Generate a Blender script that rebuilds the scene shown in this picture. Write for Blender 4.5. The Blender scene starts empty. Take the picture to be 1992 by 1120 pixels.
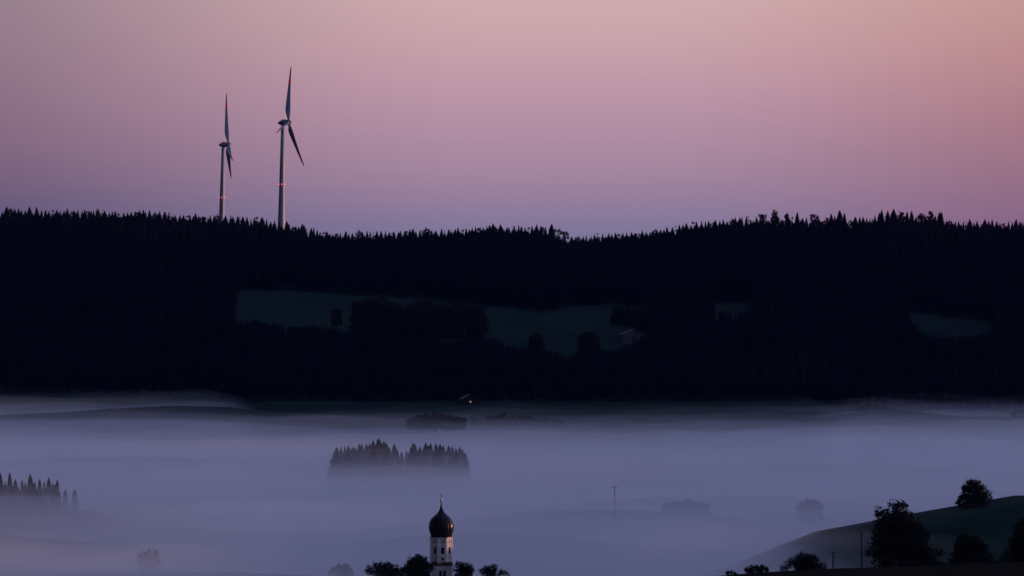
import bpy, math, random
import numpy as np
from mathutils import Vector, Matrix, noise as mnoise

# ------------------------------------------------------------------ camera, sky, sun, exposure
S = bpy.context.scene
COL = S.collection
F = 11067.0                       # focal length in pixels of the 1992 px wide frame
cam_d = bpy.data.cameras.new("camera")
cam_d.sensor_width = 36; cam_d.lens = 36*F/1992
cam_d.clip_start = 1.0; cam_d.clip_end = 30000
cam = bpy.data.objects.new("camera", cam_d); COL.objects.link(cam)
cam.location = (0, 0, 0); cam.rotation_euler = (math.radians(90), 0, 0)
S.camera = cam

def lin(c):
    return tuple(((v/255)/12.92 if v/255 <= .04045 else ((v/255+.055)/1.055)**2.4) for v in c)

W = bpy.data.worlds.new("World"); S.world = W; W.use_nodes = True
nt = W.node_tree; nt.nodes.clear()
def N(t, **k):
    n = nt.nodes.new(t)
    for a, b in k.items(): setattr(n, a, b)
    return n
out = N('ShaderNodeOutputWorld'); bg = N('ShaderNodeBackground')
tc = N('ShaderNodeTexCoord'); sep = N('ShaderNodeSeparateXYZ')
nt.links.new(tc.outputs['Generated'], sep.inputs[0])
def ramp(stops):
    r = N('ShaderNodeValToRGB'); cr = r.color_ramp; cr.interpolation = 'EASE' if False else 'LINEAR'
    while len(cr.elements) > 1: cr.elements.remove(cr.elements[0])
    cr.elements[0].position = stops[0][0]; cr.elements[0].color = (*lin(stops[0][1]), 1)
    for p, c in stops[1:]:
        e = cr.elements.new(p); e.color = (*lin(c), 1)
    nt.links.new(sep.outputs['Z'], r.inputs[0]); return r
# dusk sky: colour by elevation (sine), three compass directions
ZEN = [(.10, (178,171,194)), (.22, (163,166,207)), (.5, (141,152,211)), (1.0, (129,141,208))]
skyL = ramp([(0,(80,76,110)), (.0135,(92,84,113)), (.0175,(110,90,118)), (.0235,(122,97,121)), (.0325,(133,108,127)), (.0506,(143,121,136))]+ZEN)
skyC = ramp([(0,(108,108,146)), (.009,(125,121,152)), (.0135,(146,126,157)), (.019,(163,134,158)), (.0265,(178,143,164)), (.034,(191,152,169)), (.042,(202,163,171)), (.0506,(209,172,175))]+ZEN)
skyR = ramp([(0,(120,86,116)), (.0145,(145,106,132)), (.0235,(160,115,131)), (.0325,(176,126,134)), (.042,(189,140,141)), (.0506,(197,150,145))]+ZEN)
mr1 = N('ShaderNodeMapRange', interpolation_type='SMOOTHSTEP'); mr1.inputs[1].default_value = -.115; mr1.inputs[2].default_value = .0
mr2 = N('ShaderNodeMapRange', interpolation_type='SMOOTHSTEP'); mr2.inputs[1].default_value = .02; mr2.inputs[2].default_value = .108
nt.links.new(sep.outputs['X'], mr1.inputs[0]); nt.links.new(sep.outputs['X'], mr2.inputs[0])
m1 = N('ShaderNodeMix', data_type='RGBA'); m2 = N('ShaderNodeMix', data_type='RGBA')
nt.links.new(mr1.outputs[0], m1.inputs[0]); nt.links.new(skyL.outputs[0], m1.inputs[6]); nt.links.new(skyC.outputs[0], m1.inputs[7])
nt.links.new(mr2.outputs[0], m2.inputs[0]); nt.links.new(m1.outputs[2], m2.inputs[6]); nt.links.new(skyR.outputs[0], m2.inputs[7])
nt.links.new(m2.outputs[2], bg.inputs[0])
# the sky is brighter round the sun's side and dark blue opposite it
dt = N('ShaderNodeVectorMath', operation='DOT_PRODUCT'); dt.inputs[1].default_value = (.95, .30, 0)
nt.links.new(tc.outputs['Generated'], dt.inputs[0])
h_ = N('ShaderNodeMath', operation='MULTIPLY_ADD'); h_.inputs[1].default_value = .5; h_.inputs[2].default_value = .5
nt.links.new(dt.outputs['Value'], h_.inputs[0])
fr = N('ShaderNodeValToRGB'); e_ = fr.color_ramp.elements
for p_, v_ in ((.15,.11),(.325,.29),(.56,1.0),(.70,1.0)):
    q_ = e_.new(p_); q_.color = (v_/2,)*3+(1,)
e_[0].color = (.06,.06,.06,1); e_[len(e_)-1].color = (.75,.75,.75,1)
nt.links.new(h_.outputs[0], fr.inputs[0])
dbl = N('ShaderNodeMath', operation='MULTIPLY'); dbl.inputs[1].default_value = 2.0
nt.links.new(fr.outputs[0], dbl.inputs[0]); nt.links.new(dbl.outputs[0], bg.inputs[1])
nt.links.new(bg.outputs[0], out.inputs[0])

sun_d = bpy.data.lights.new("sun", 'SUN'); sun_d.energy = 4.8; sun_d.angle = math.radians(.5); sun_d.color = (1, .47, .27)
sun = bpy.data.objects.new("sun", sun_d); COL.objects.link(sun)
sd = Vector((.966, .26, math.tan(math.radians(1.5)))).normalized()
sun.rotation_euler = sd.to_track_quat('Z', 'Y').to_euler(); sun.location = (3000, 800, 600)

S.view_settings.view_transform = 'Standard'; S.view_settings.look = 'None'
S.view_settings.exposure = 0; S.view_settings.gamma = 1; S.view_settings.use_curve_mapping = False
cy = S.cycles
cy.max_bounces = 12; cy.volume_bounces = 10; cy.diffuse_bounces = 2; cy.glossy_bounces = 2; cy.transparent_max_bounces = 16
cy.use_denoising = True

rnd = random.Random(7)
RNG = np.random.default_rng(11)

# ------------------------------------------------------------------ materials
def mat(name, c1, c2=None, scale=1.0, rough=.9, spec=.2, emit=None, es=1.0, stretch=(1,1,1), metallic=0.0, bump=0.0):
    m = bpy.data.materials.new(name); m.use_nodes = True
    t = m.node_tree; b = t.nodes['Principled BSDF']
    b.inputs['Roughness'].default_value = rough; b.inputs['Specular IOR Level'].default_value = spec
    b.inputs['Metallic'].default_value = metallic
    b.inputs['Base Color'].default_value = (*c1, 1)
    if emit:
        b.inputs['Emission Color'].default_value = (*emit, 1); b.inputs['Emission Strength'].default_value = es
    if c2:
        tcn = t.nodes.new('ShaderNodeTexCoord'); mp = t.nodes.new('ShaderNodeMapping'); mp.inputs['Scale'].default_value = stretch
        nz = t.nodes.new('ShaderNodeTexNoise'); nz.inputs['Scale'].default_value = scale; nz.inputs['Detail'].default_value = 5
        cr = t.nodes.new('ShaderNodeValToRGB')
        cr.color_ramp.elements[0].position = .35; cr.color_ramp.elements[0].color = (*c1, 1)
        cr.color_ramp.elements[1].position = .65; cr.color_ramp.elements[1].color = (*c2, 1)
        t.links.new(tcn.outputs['Object'], mp.inputs[0]); t.links.new(mp.outputs[0], nz.inputs['Vector'])
        t.links.new(nz.outputs['Fac'], cr.inputs[0]); t.links.new(cr.outputs[0], b.inputs['Base Color'])
        if bump:
            bp = t.nodes.new('ShaderNodeBump'); bp.inputs['Strength'].default_value = bump
            t.links.new(nz.outputs['Fac'], bp.inputs['Height']); t.links.new(bp.outputs[0], b.inputs['Normal'])
    return m
M = dict(
    spruce=mat('spruce_needles', (.007,.010,.010), (.014,.018,.015), .5, 1, 0),
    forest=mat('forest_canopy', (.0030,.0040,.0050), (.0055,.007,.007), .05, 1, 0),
    leaf=mat('leaves', (.009,.013,.009), (.018,.024,.014), .6, .9, .05),
    bark=mat('bark', (.02,.016,.013), (.045,.035,.028), 3, .95, .05, bump=.3),
    wood=mat('pole_wood', (.025,.02,.016), (.045,.035,.028), 4, .9, .1, stretch=(1,1,.1)),
    plaster=mat('pale_plaster', (.27,.26,.25), (.43,.41,.38), .8, .9, .2, bump=.1),
    trim=mat('white_trim', (.56,.55,.52), (.66,.65,.62), 2, .85, .2),
    copper=mat('dark_copper_sheet', (.004,.004,.005), (.012,.011,.012), 1.2, .22, .12, stretch=(1,1,.25)),
    rooftile=mat('dark_roof_tile', (.03,.018,.015), (.055,.03,.024), 3, .8, .2, bump=.3),
    louvre=mat('dark_louvre', (.015,.013,.012), (.03,.026,.022), 6, .8, .1),
    gold=mat('gilded_metal', (.55,.38,.2), (.7,.5,.28), 4, .3, .5, metallic=1),
    clock=mat('clock_face', (.02,.025,.045), (.03,.035,.06), 3, .6, .3),
    steel=mat('turbine_paint', (.14,.165,.21), (.18,.21,.26), .15, .5, .4),
    shell=mat('nacelle_paint', (.10,.10,.13), (.14,.14,.17), .3, .5, .4),
    red=mat('red_paint', (.88,.02,.03), (.92,.025,.035), .5, .55, .3),
    redlamp=mat('red_lamp', (.5,.05,.05), emit=(1,.16,.18), es=2.0),
    warmlamp=mat('warm_lamp', (.5,.3,.2), emit=(1,.6,.4), es=.4),
    dimlamp=mat('dim_window_glow', (.3,.2,.15), emit=(1,.55,.35), es=.10),
    barnwall=mat('barn_plaster', (.06,.06,.085), (.09,.09,.12), .4, .9, .2),
    whitewall=mat('house_plaster', (.22,.21,.22), (.3,.29,.29), .4, .9, .2),
    glass=mat('window_glass', (.02,.02,.03), (.03,.03,.04), 1, .2, .5),
    ceramic=mat('insulator_ceramic', (.1,.08,.07), (.14,.11,.09), 9, .3, .5),
)

# ------------------------------------------------------------------ naming helpers
def tag(o, label=None, cat=None, group=None, kind=None):
    if label: o['label'] = label
    if cat: o['category'] = cat
    if group: o['group'] = group
    if kind: o['kind'] = kind
    return o
def empty(name, loc, rz=0):
    o = bpy.data.objects.new(name, None); COL.objects.link(o); o.location = loc; o.rotation_euler = (0,0,rz); return o
def link(name, me, m, parent=None, loc=None):
    o = bpy.data.objects.new(name, me); COL.objects.link(o)
    if m and not me.materials: me.materials.append(m)
    if parent: o.parent = parent
    if loc is not None: o.location = loc
    return o
def mesh_np(name, v, f):
    v = np.asarray(v, dtype=np.float32); f = np.asarray(f, dtype=np.int32)
    me = bpy.data.meshes.new(name); n, k = f.shape
    me.vertices.add(len(v)); me.vertices.foreach_set('co', v.ravel())
    me.loops.add(n*k); me.loops.foreach_set('vertex_index', f.ravel())
    me.polygons.add(n); me.polygons.foreach_set('loop_start', np.arange(0, n*k, k, dtype=np.int32))
    me.update(calc_edges=True); return me

class MB:
    def __init__(s): s.v = []; s.f = []; s.mi = []; s.smooth = False
    def add(s, vs, fs, T=None, mi=0):
        n = len(s.v)
        s.v += [tuple(T @ Vector(p)) if T else tuple(p) for p in vs]
        s.f += [tuple(n+i for i in f) for f in fs]; s.mi += [mi]*len(fs); return s
    def box(s, x0, x1, y0, y1, z0, z1, T=None):
        return s.add([(x0,y0,z0),(x1,y0,z0),(x1,y1,z0),(x0,y1,z0),(x0,y0,z1),(x1,y0,z1),(x1,y1,z1),(x0,y1,z1)],
            [(0,3,2,1),(4,5,6,7),(0,1,5,4),(1,2,6,5),(2,3,7,6),(3,0,4,7)], T)
    def lathe(s, prof, n=24, T=None, ph=0, rib=None):
        vs = []; fs = []
        for z, r in prof:
            for k in range(n):
                a = 2*math.pi*k/n + ph
                rr = r*(1 + (rib if (rib and k % 2 == 0) else 0))
                vs.append((rr*math.cos(a), rr*math.sin(a), z))
        for i in range(len(prof)-1):
            for k in range(n):
                a = i*n+k; b = i*n+(k+1) % n; fs.append((a, b, b+n, a+n))
        fs.append(tuple(range(n-1,-1,-1))); m = (len(prof)-1)*n; fs.append(tuple(range(m, m+n)))
        return s.add(vs, fs, T)
    def tube(s, pts, rs, n=7):
        pts = [Vector(p) for p in pts]; vs = []; fs = []
        for i, p in enumerate(pts):
            d = (pts[min(i+1,len(pts)-1)]-pts[max(i-1,0)]).normalized()
            a = d.orthogonal().normalized(); b = d.cross(a)
            for k in range(n):
                t = 2*math.pi*k/n; vs.append(p+(a*math.cos(t)+b*math.sin(t))*rs[i])
        for i in range(len(pts)-1):
            for k in range(n):
                u = i*n+k; w = i*n+(k+1) % n; fs.append((u, w, w+n, u+n))
        fs.append(tuple(range(n-1,-1,-1))); m = (len(pts)-1)*n; fs.append(tuple(range(m, m+n)))
        return s.add(vs, fs)
    def mesh(s, name, smooth=False):
        me = bpy.data.meshes.new(name); me.from_pydata([tuple(p) for p in s.v], [], s.f)
        me.polygons.foreach_set('material_index', s.mi)
        if smooth: me.polygons.foreach_set('use_smooth', [True]*len(s.f))
        me.update(); return me
    def build(s, name, m, parent=None, smooth=False, loc=None):
        return link(name, s.mesh(name, smooth), m, parent, loc)

# ------------------------------------------------------------------ terrain
def px2x(px, d): return (px-996)/F*d
def py2z(py, d): return (560-py)/F*d
crest_px = [-600,0,100,200,300,400,440,500,525,560,600,640,700,760,850,900,940,1000,1060,1082,1110,1160,1220,1300,1360,1430,1500,1600,1645,1653,1670,1700,1830,1838,1900,1992,2600]
crest_py = [409,411,413,414,418,426,429,429,434,442,451,457,457,455,451,449,445,446,446,461,464,460,456,448,437,429,427,426,427,436,428,425,423,433,437,438,440]
def mass_y(px): return np.interp(px, crest_px, crest_py)
_g = np.arange(-1200, 3200, 10.0); _k = np.ones(9)/9
_gs = np.convolve(np.pad(mass_y(_g), 4, mode='edge'), _k, mode='valid')
def crest_ground(px): return (560-np.interp(px, _g, _gs))/F*4090 - 21

def sm(a, b, t):
    t = np.clip((t-a)/(b-a), 0, 1); return t*t*(3-2*t)

def gz(x, d):
    x = np.asarray(x, float); d = np.asarray(d, float)
    px = 996 + F*x/np.maximum(d, 900)
    cg = crest_ground(px)
    near = np.interp(d, [-3000,-600,-60,40,120,300,700,1000,1150,1300,2700], [-60,-20,-1.7,-2.6,-11,-26,-50,-68,-82,-92,-92])
    near = near + 6*sm(1450,1650,d) + 7*(1-sm(-190,-60,x))*sm(1300,1500,d)*(1-sm(2000,2400,d))
    dM = [2640,2850,2950,3150,3300,3400,3500,3600,3700,3800]
    zM = np.interp(d, dM, [-81,-71.5,-68.3,-64.3,-55,-40,-26,-13,-2,4])
    cl = np.interp(px, [-400,100,200,340,450,500], [-72,-66.5,-64.6,-63,-63.6,-65])
    cL = np.interp(d, [2700,2850,2950,3050,3150,3250,3340,3420,3500,3600,3700,3800], [-92,-83,-74,0,-71.5,-70.5,-57,-38,-24,-12,-2,4])
    wL = np.interp(d, [2950,3050,3150], [0,1,0]); zL = np.interp(d, [2650,2820,2950,3150,3250,3340,3420,3500,3600,3700,3800], [-88,-79,-70,-71,-67,-58,-38,-24,-12,-2,4])
    zL = zL*(1-wL) + wL*cl
    cr = np.interp(px, [1600,1640,1730,1800,1880,1992,2400], [-72,-68,-65.9,-67.2,-70.4,-71.5,-74])
    wR = np.interp(d, [3000,3100,3180], [0,1,0]); zR = np.interp(d, [2700,2850,3000,3180,3240,3330,3420,3500,3600,3700,3800], [-88,-81,-72,-72.5,-71.5,-60,-38,-24,-12,-2,4])
    zR = zR*(1-wR) + wR*cr
    a = 1-sm(455, 520, px); b = sm(1560, 1650, px)
    far = zM*(1-a)*(1-b) + zL*a + zR*b
    up = np.interp(d, [3700,3800,3950,4085,4160,4300,4600,4800,6000,9000,20000], [0,0,1,1,1,1,1,1,1,1,1])
    hi = cg + np.interp(d, [3800,3950,4085,4140,4260,4400], [-14,-7,0,0,-12,-8])
    hi = np.where(d > 4400, np.interp(d, [4400,4640,4760,6000,9000,20000], [20,20,20,-5,-30,-60]), hi)
    t3 = sm(3700, 3950, d); far = far*(1-t3) + hi*t3
    z = np.where(d < 2700, near, far)
    # low swells of the meadows under the fog
    for (sx_, sd_, wx, wd, am) in ((28,1945,75,40,10.2),(-150,1735,80,55,4.4),(-115,1890,80,45,3.0),(75,2090,95,42,9.6),(-75,1580,65,34,8.2),(120,2480,130,70,10.0),(-170,2540,110,75,10.6),(60,2300,70,40,8.2),(-10,1800,60,30,8.2),(150,1850,60,40,10.2)):
        z = z + am*np.exp(-((x-sx_)/wx)**2-((d-sd_)/wd)**2)
    # foreground hill on the right
    h1 = np.interp(x, [-160,-60,0,30,40.6,52.5,67.7,87.2,108,160,400,1200], [-92,-86,-72,-63,-60.9,-60.0,-59.2,-58.7,-57.6,-57,-58,-64])
    p1 = np.interp(d, [900,1000,1130,1200,1260,1330,1500], [-9,-8,-3.4,0,-3,-13,-60])
    z = np.maximum(z, np.where(d < 1500, h1+p1, -200))
    # field on the second hill
    h2 = np.interp(x, [-120,-60,0,58,87,115,144,200,400,1200], [-96,-92,-92,-81,-69.0,-63.9,-59,-57.5,-58.5,-66])
    p2 = np.interp(d, [1250,1330,1400,1500,1600,1640,1800,2100], [-20,-7.5,-4.0,-1.1,0,-.8,-12,-60])
    z = np.maximum(z, np.where(d < 2100, h2+p2, -200))
    # added unseen ridge on the right: keeps low sun off fog and foreground
    shade_rise = -38.8+1.2*np.sin(d/310)+8*sm(1720,1950,d)+16*(1-sm(1480,1610,d))+6*sm(2400,3000,d)
    z = np.maximum(z, np.where((d > 700) & (d < 3900), shade_rise-8+8*sm(700,960,x)-sm(1300,3000,x)*30-400*(1-sm(440,800,x)), -300))
    # knolls under the groves
    z = z + 8*np.exp(-((x+45)/45)**2-((d-2260)/90)**2) + 7*np.exp(-((x+190)/60)**2-((d-1940)/80)**2)
    z = z + .35*np.sin(x/37+d/91)*np.sin(d/53-x/71)*np.clip(d/400-1,0,1)*(d<3700)
    return z
def G(x, d): return float(gz(x, d))

xs = np.unique(np.concatenate([np.arange(-520, 521, 8), np.array([-14000,-9000,-6000,-4000,-2600,-1800,-1300,-1000,-800,-650,650,800,1000,1300,1800,2600,4000,6000,9000,14000])]))
ds = np.unique(np.concatenate([np.arange(-60,1000,30), np.arange(1000,2100,12), np.arange(2100,2760,25), np.arange(2760,4440,12), np.array([-4000,-2000,-1000,-600,-300,-150,4500,4600,4700,4800,5000,5500,6000,7000,9000,12000,16000,20000])]))
X, D = np.meshgrid(xs, ds); Z = gz(X, D)
nx, ny = len(xs), len(ds); idx = np.arange(nx*ny).reshape(ny, nx)
fq = np.stack([idx[:-1,:-1], idx[:-1,1:], idx[1:,1:], idx[1:,:-1]], -1).reshape(-1, 4)
gme = mesh_np('ground', np.stack([X,D,Z],-1).reshape(-1,3), fq); gme.polygons.foreach_set('use_smooth', [True]*len(fq))
gm = mat('grass_ground', (.011,.025,.018), (.018,.038,.026), .02, 1, 0, stretch=(1,1,1))
_t = gm.node_tree; _b = _t.nodes['Principled BSDF']; _src = _b.inputs['Base Color'].links[0].from_socket
_w = _t.nodes.new('ShaderNodeTexWave'); _w.inputs['Scale'].default_value = .05; _w.inputs['Distortion'].default_value = 3; _w.inputs['Detail'].default_value = 2
_tc = _t.nodes.new('ShaderNodeTexCoord'); _mp = _t.nodes.new('ShaderNodeMapping'); _mp.inputs['Rotation'].default_value = (0,0,math.radians(80))
_t.links.new(_tc.outputs['Object'], _mp.inputs[0]); _t.links.new(_mp.outputs[0], _w.inputs['Vector'])
_mx = _t.nodes.new('ShaderNodeMix'); _mx.data_type = 'RGBA'; _mx.blend_type = 'MULTIPLY'; _mx.inputs[0].default_value = .35
_t.links.new(_src, _mx.inputs[6]); _t.links.new(_w.outputs['Color'], _mx.inputs[7]); _t.links.new(_mx.outputs[2], _b.inputs['Base Color'])
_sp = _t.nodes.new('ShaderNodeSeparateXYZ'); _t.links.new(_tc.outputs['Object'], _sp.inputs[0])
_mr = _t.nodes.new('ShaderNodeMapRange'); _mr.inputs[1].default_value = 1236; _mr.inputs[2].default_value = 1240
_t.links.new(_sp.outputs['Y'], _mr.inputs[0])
_m2 = _t.nodes.new('ShaderNodeMix'); _m2.data_type = 'RGBA'; _m2.inputs[6].default_value = (.016,.014,.009,1)   # darker, browner ground colour in the foreground
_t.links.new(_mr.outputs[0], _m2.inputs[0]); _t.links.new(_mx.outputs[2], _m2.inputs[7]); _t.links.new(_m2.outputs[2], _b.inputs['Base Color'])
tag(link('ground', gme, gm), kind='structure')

# ------------------------------------------------------------------ forest mass on the hillside
mpx = [455,465,550,640,700,850,940,1000,1060,1090,1100,1200,1262]
mtop = [610,562,564,568,573,583,594,598,604,606,594,590,606]
mbot = [612,617,627,634,642,657,652,668,676,680,684,674,650]
def meadow(px):
    """top and bottom edge of the open meadow in the frame, or None"""
    wv = 2.2*math.sin(px/17.0)+1.4*math.sin(px/6.3+2)+1.0*math.sin(px/41.0)
    if 455 <= px <= 1262: return float(np.interp(px, mpx, mtop))-.3*wv, float(np.interp(px, mpx, mbot))+wv
    if 1385 <= px <= 1465:
        h = 6.0*math.sqrt(max(0,1-((px-1425)/40)**2)); return 593.5-h+.3*wv, 594.5+h*.8
    if 1765 <= px <= 1935:
        return float(np.interp(px, [1765,1800,1850,1900,1935], [606,609,615,621,633]))+.3*wv, float(np.interp(px, [1765,1780,1797,1850,1910,1935], [609,628,648,650,647,636]))+.6*wv
    return None

def low_spruce(seed, H=20.0, R=2.6, tiers=4, sides=6):
    r = random.Random(seed); vs = []; fs = []
    for t in range(tiers):
        z0 = H*(.12+.80*t/tiers); z1 = min(H, z0+H*.80/tiers*1.75) if t < tiers-1 else H
        rr = R*((H-z0)/H)**.75*1.05
        n = len(vs); ph = r.random()*6
        for k in range(sides):
            a = ph+2*math.pi*k/sides; q = rr*(r.uniform(.6,1.15))
            vs.append((q*math.cos(a), q*math.sin(a), z0+r.uniform(-.5,.5)))
        vs.append((r.uniform(-.15,.15), r.uniform(-.15,.15), z1))
        for k in range(sides): fs.append((n+k, n+(k+1) % sides, n+sides))
    return np.array(vs), np.array(fs)
LV = [low_spruce(i) for i in range(6)]
spots = []
step = 6.3
r0 = 3172
for d in np.arange(r0, 4102, step):
    hw = .09*d+110
    for x in np.arange(-hw, hw, step):
        xx = x+rnd.uniform(-2.4,2.4); dd = d+rnd.uniform(-2.4,2.4)
        spots.append((xx, dd))
spots = np.array(spots); gzs = gz(spots[:,0], spots[:,1])
vv = []; ff = []; off = 0; nf = 0
for (x, d), g in zip(spots, gzs):
    px = 996+F*x/d
    h = 20*rnd.uniform(.78,1.12)
    lim = float(mass_y(px))
    if d > 3950:
        htop = py2z(lim, d) - rnd.uniform(-.7, 2.0) - g
        h = min(h*1.1, htop)
        if d > 4050: h = htop
        if h < 8: continue
    if px < 520 and d < np.interp(px,[300,400,460,520],[3300,3292,3262,3172])+rnd.uniform(-14,10): continue
    if px > 1540 and d < np.interp(px,[1540,1640],[3172,3212])+rnd.uniform(-14,8): continue
    if d < 3200: h *= .7
    yg = 560-g/d*F; yt = 560-(g+h)/d*F
    m = meadow(px)
    if m and not (yt >= m[1] or yg <= m[0]+1):
        if yg > m[1]+14 and d < 3480: 
            h2 = (560-m[1]-rnd.uniform(0,5))/F*d - g
            if h2 < 6: continue
            h = h2
        else: continue
    v, f = LV[rnd.randrange(6)]
    s = h/20; w = (.55+.45*s)*rnd.uniform(1.0,1.6); a = rnd.random()*6.28; c, sn = math.cos(a), math.sin(a)
    q = np.empty_like(v); q[:,0] = (v[:,0]*c-v[:,1]*sn)*w+x; q[:,1] = (v[:,0]*sn+v[:,1]*c)*w+d; q[:,2] = v[:,2]*s+g-.3
    vv.append(q); ff.append(f+off); off += len(v); nf += 1
print('forest trees', nf)
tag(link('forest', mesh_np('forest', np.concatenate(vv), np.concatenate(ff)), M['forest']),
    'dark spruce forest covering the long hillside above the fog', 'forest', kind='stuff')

# ------------------------------------------------------------------ spruce things
def spruce_meshes(seed, H=22.0, R=3.3, tiers=19, nb=9, power=.72, bare=.10):
    r = random.Random(seed); vs = []; fs = []
    def quad(a, b, c, d_):
        n = len(vs); vs.extend([a,b,c,d_]); fs.append((n,n+1,n+2,n+3))
    for t in range(tiers):
        u = (t+r.uniform(-.25,.25))/tiers; u = max(0,u)
        z = H*(bare+(1-bare)*u*.975); rr = R*(1-u)**power*r.uniform(.85,1.12)+.12
        k_n = max(5, int(nb*(1-.45*u))); ph = r.random()*6
        for k in range(k_n):
            a = ph+2*math.pi*k/k_n+r.uniform(-.2,.2); L = rr*r.uniform(.62,1.15); wd = L*.42+.12
            dr = L*.42*(1-u*.8); ca, sa = math.cos(a), math.sin(a)
            def P(l, w, z_): return (l*ca-w*sa, l*sa+w*ca, z_)
            quad(P(0,0,z+.35*L), P(L*.55,wd,z-dr*.75), P(L,0,z-dr*.45+.1*L), P(L*.55,-wd,z-dr*.75))
            quad(P(0,0,z+.2*L), P(L*.5,wd*.4,z-dr*.1), P(L*.8,0,z-dr-.25), P(L*.35,-wd*.5,z-dr*.9-.3))
    # dense inner cone and leader
    n = len(vs); sides = 7
    rings = [(H*bare, R*.6), (H*.35, R*.6), (H*.6, R*.46), (H*.85, R*.25), (H*.95, R*.1), (H*1.0, .06)]
    for z, q in rings:
        for k in range(sides):
            a = 2*math.pi*k/sides; w = q*r.uniform(.8,1.15); vs.append((w*math.cos(a), w*math.sin(a), z))
    for i in range(len(rings)-1):
        for k in range(sides):
            a = n+i*sides+k; b = n+i*sides+(k+1) % sides; fs.append((a,b,b+sides,a+sides))
    me = bpy.data.meshes.new('crown'); me.from_pydata(vs, [], fs); me.materials.append(M['spruce']); me.update()
    tb = MB(); tb.tube([(0,0,-1),(0,0,H*.3),(0,0,H)], [.32,.25,.06], 7); tm = tb.mesh('trunk', True); tm.materials.append(M['bark'])
    return me, tm
SP = [spruce_meshes(i, R=4.0, tiers=17, power=[.58,.50,.66,.55,.46][i % 5], nb=[10,11,10,12,10][i % 5]) for i in range(5)]
def joined(cm, tm):
    me = bpy.data.meshes.new('spruce_tree'); v = [tuple(p.co) for p in cm.vertices]; f = [tuple(p.vertices) for p in cm.polygons]; n = len(v); nf_ = len(f)
    v += [tuple(p.co) for p in tm.vertices]; f += [tuple(n+i for i in p.vertices) for p in tm.polygons]
    me.from_pydata(v, [], f); me.materials.append(M['spruce']); me.materials.append(M['bark'])
    me.polygons.foreach_set('material_index', [0]*nf_+[1]*(len(f)-nf_)); me.update(); return me
SPJ = [joined(*p) for p in SP]

# ------------------------------------------------------------------ broadleaf trees
def leaf_mesh(clumps, n, size, seed, twig=10, spread=.55):
    r = np.random.default_rng(seed)
    cl = np.array(clumps, float); wts = cl[:,3]**2; wts /= wts.sum()
    nc = max(4, n//twig); pick = r.choice(len(cl), nc, p=wts)
    dv = r.normal(size=(nc,3)); dv /= np.linalg.norm(dv, axis=1)[:,None]
    rad = cl[pick,3]*(.45+.62*r.random(nc)**.6)
    cen = cl[pick,:3]+dv*rad[:,None]*np.array([1,1,.92])
    cen = np.repeat(cen, twig, 0); m = len(cen)
    p = cen + r.normal(size=(m,3))*spread*np.repeat(.6+.7*r.random(nc), twig)[:,None]*.6
    a = r.normal(size=(m,3)); a /= np.linalg.norm(a, axis=1)[:,None]
    b = np.cross(a, r.normal(size=(m,3))); b /= np.linalg.norm(b, axis=1)[:,None]
    s = size*(.6+.8*r.random(m))[:,None]
    v = np.stack([p-a*s, p-b*s*.55, p+a*s, p+b*s*.55], 1).reshape(-1,3)
    return mesh_np('crown', v, np.arange(m*4).reshape(m,4))
def trunk_mesh(clumps, r0_, seed, base=-1.0, split=.3):
    r = random.Random(seed); t = MB(); zt = max(c[2] for c in clumps); zb = min(c[2]-c[3] for c in clumps)
    cx = sum(c[0] for c in clumps)/len(clumps); cyy = sum(c[1] for c in clumps)/len(clumps)
    top = Vector((cx*.8, cyy*.6, zt*.82)); kn = Vector((cx*.25, cyy*.2, zt*split))
    t.tube([(0,0,base),(0,0,.3),kn,(kn+top)*.5,top], [r0_*1.35,r0_,r0_*.8,r0_*.5,r0_*.15], 9)
    for c in clumps:
        e = Vector(c[:3]); u = r.uniform(.05,.5); s0 = kn.lerp(top, u)
        if (e-s0).length < .5: continue
        mid = s0.lerp(e,.5)+Vector((r.uniform(-.3,.3), r.uniform(-.3,.3), -.06*(e-s0).length))
        t.tube([s0,mid,e], [r0_*.42,r0_*.26,r0_*.08], 6)
        for _ in range(3):
            q = e+Vector((r.uniform(-1,1),r.uniform(-1,1),r.uniform(-.2,1)))*c[3]*.8
            t.tube([mid,(mid+q)*.5+Vector((0,0,-.1)),q], [r0_*.16,r0_*.1,r0_*.03], 5)
    return t.mesh('trunk', True)
def broadleaf(name, px, d, circ, label, n=5000, size=.28, seed=1, r0_=.3, cat='tree', group=None, spread=.5, depth=.7, ground=None, twig=10):
    """circ: foliage clumps (frame x, frame y, radius px) as seen at distance d; turned into metres round the trunk foot"""
    x0 = px2x(px, d); g = G(x0, d) if ground is None else ground; k = d/F; r = random.Random(seed)
    cl = []
    for (cx, cy_, cr) in circ:
        cl.append(((cx-px)*k, r.uniform(-.5,.5)*depth*4*cr*k*.6, py2z(cy_, d)-g, cr*k))
        if cr*k > 1.0:
            cl.append(((cx-px)*k*.8+r.uniform(-.4,.4), r.choice((-1,1))*cr*k*r.uniform(.6,1.1)*depth, py2z(cy_, d)-g-r.uniform(0,.5)*cr*k*.5, cr*k*.85))
    root = empty(name, (x0, d, g)); tag(root, label, cat, group)
    cm = leaf_mesh(cl, n, size, seed, spread=spread, twig=twig); link('crown', cm, M['leaf'], root)
    link('trunk', trunk_mesh(cl, r0_, seed), M['bark'], root)
    return root

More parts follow.
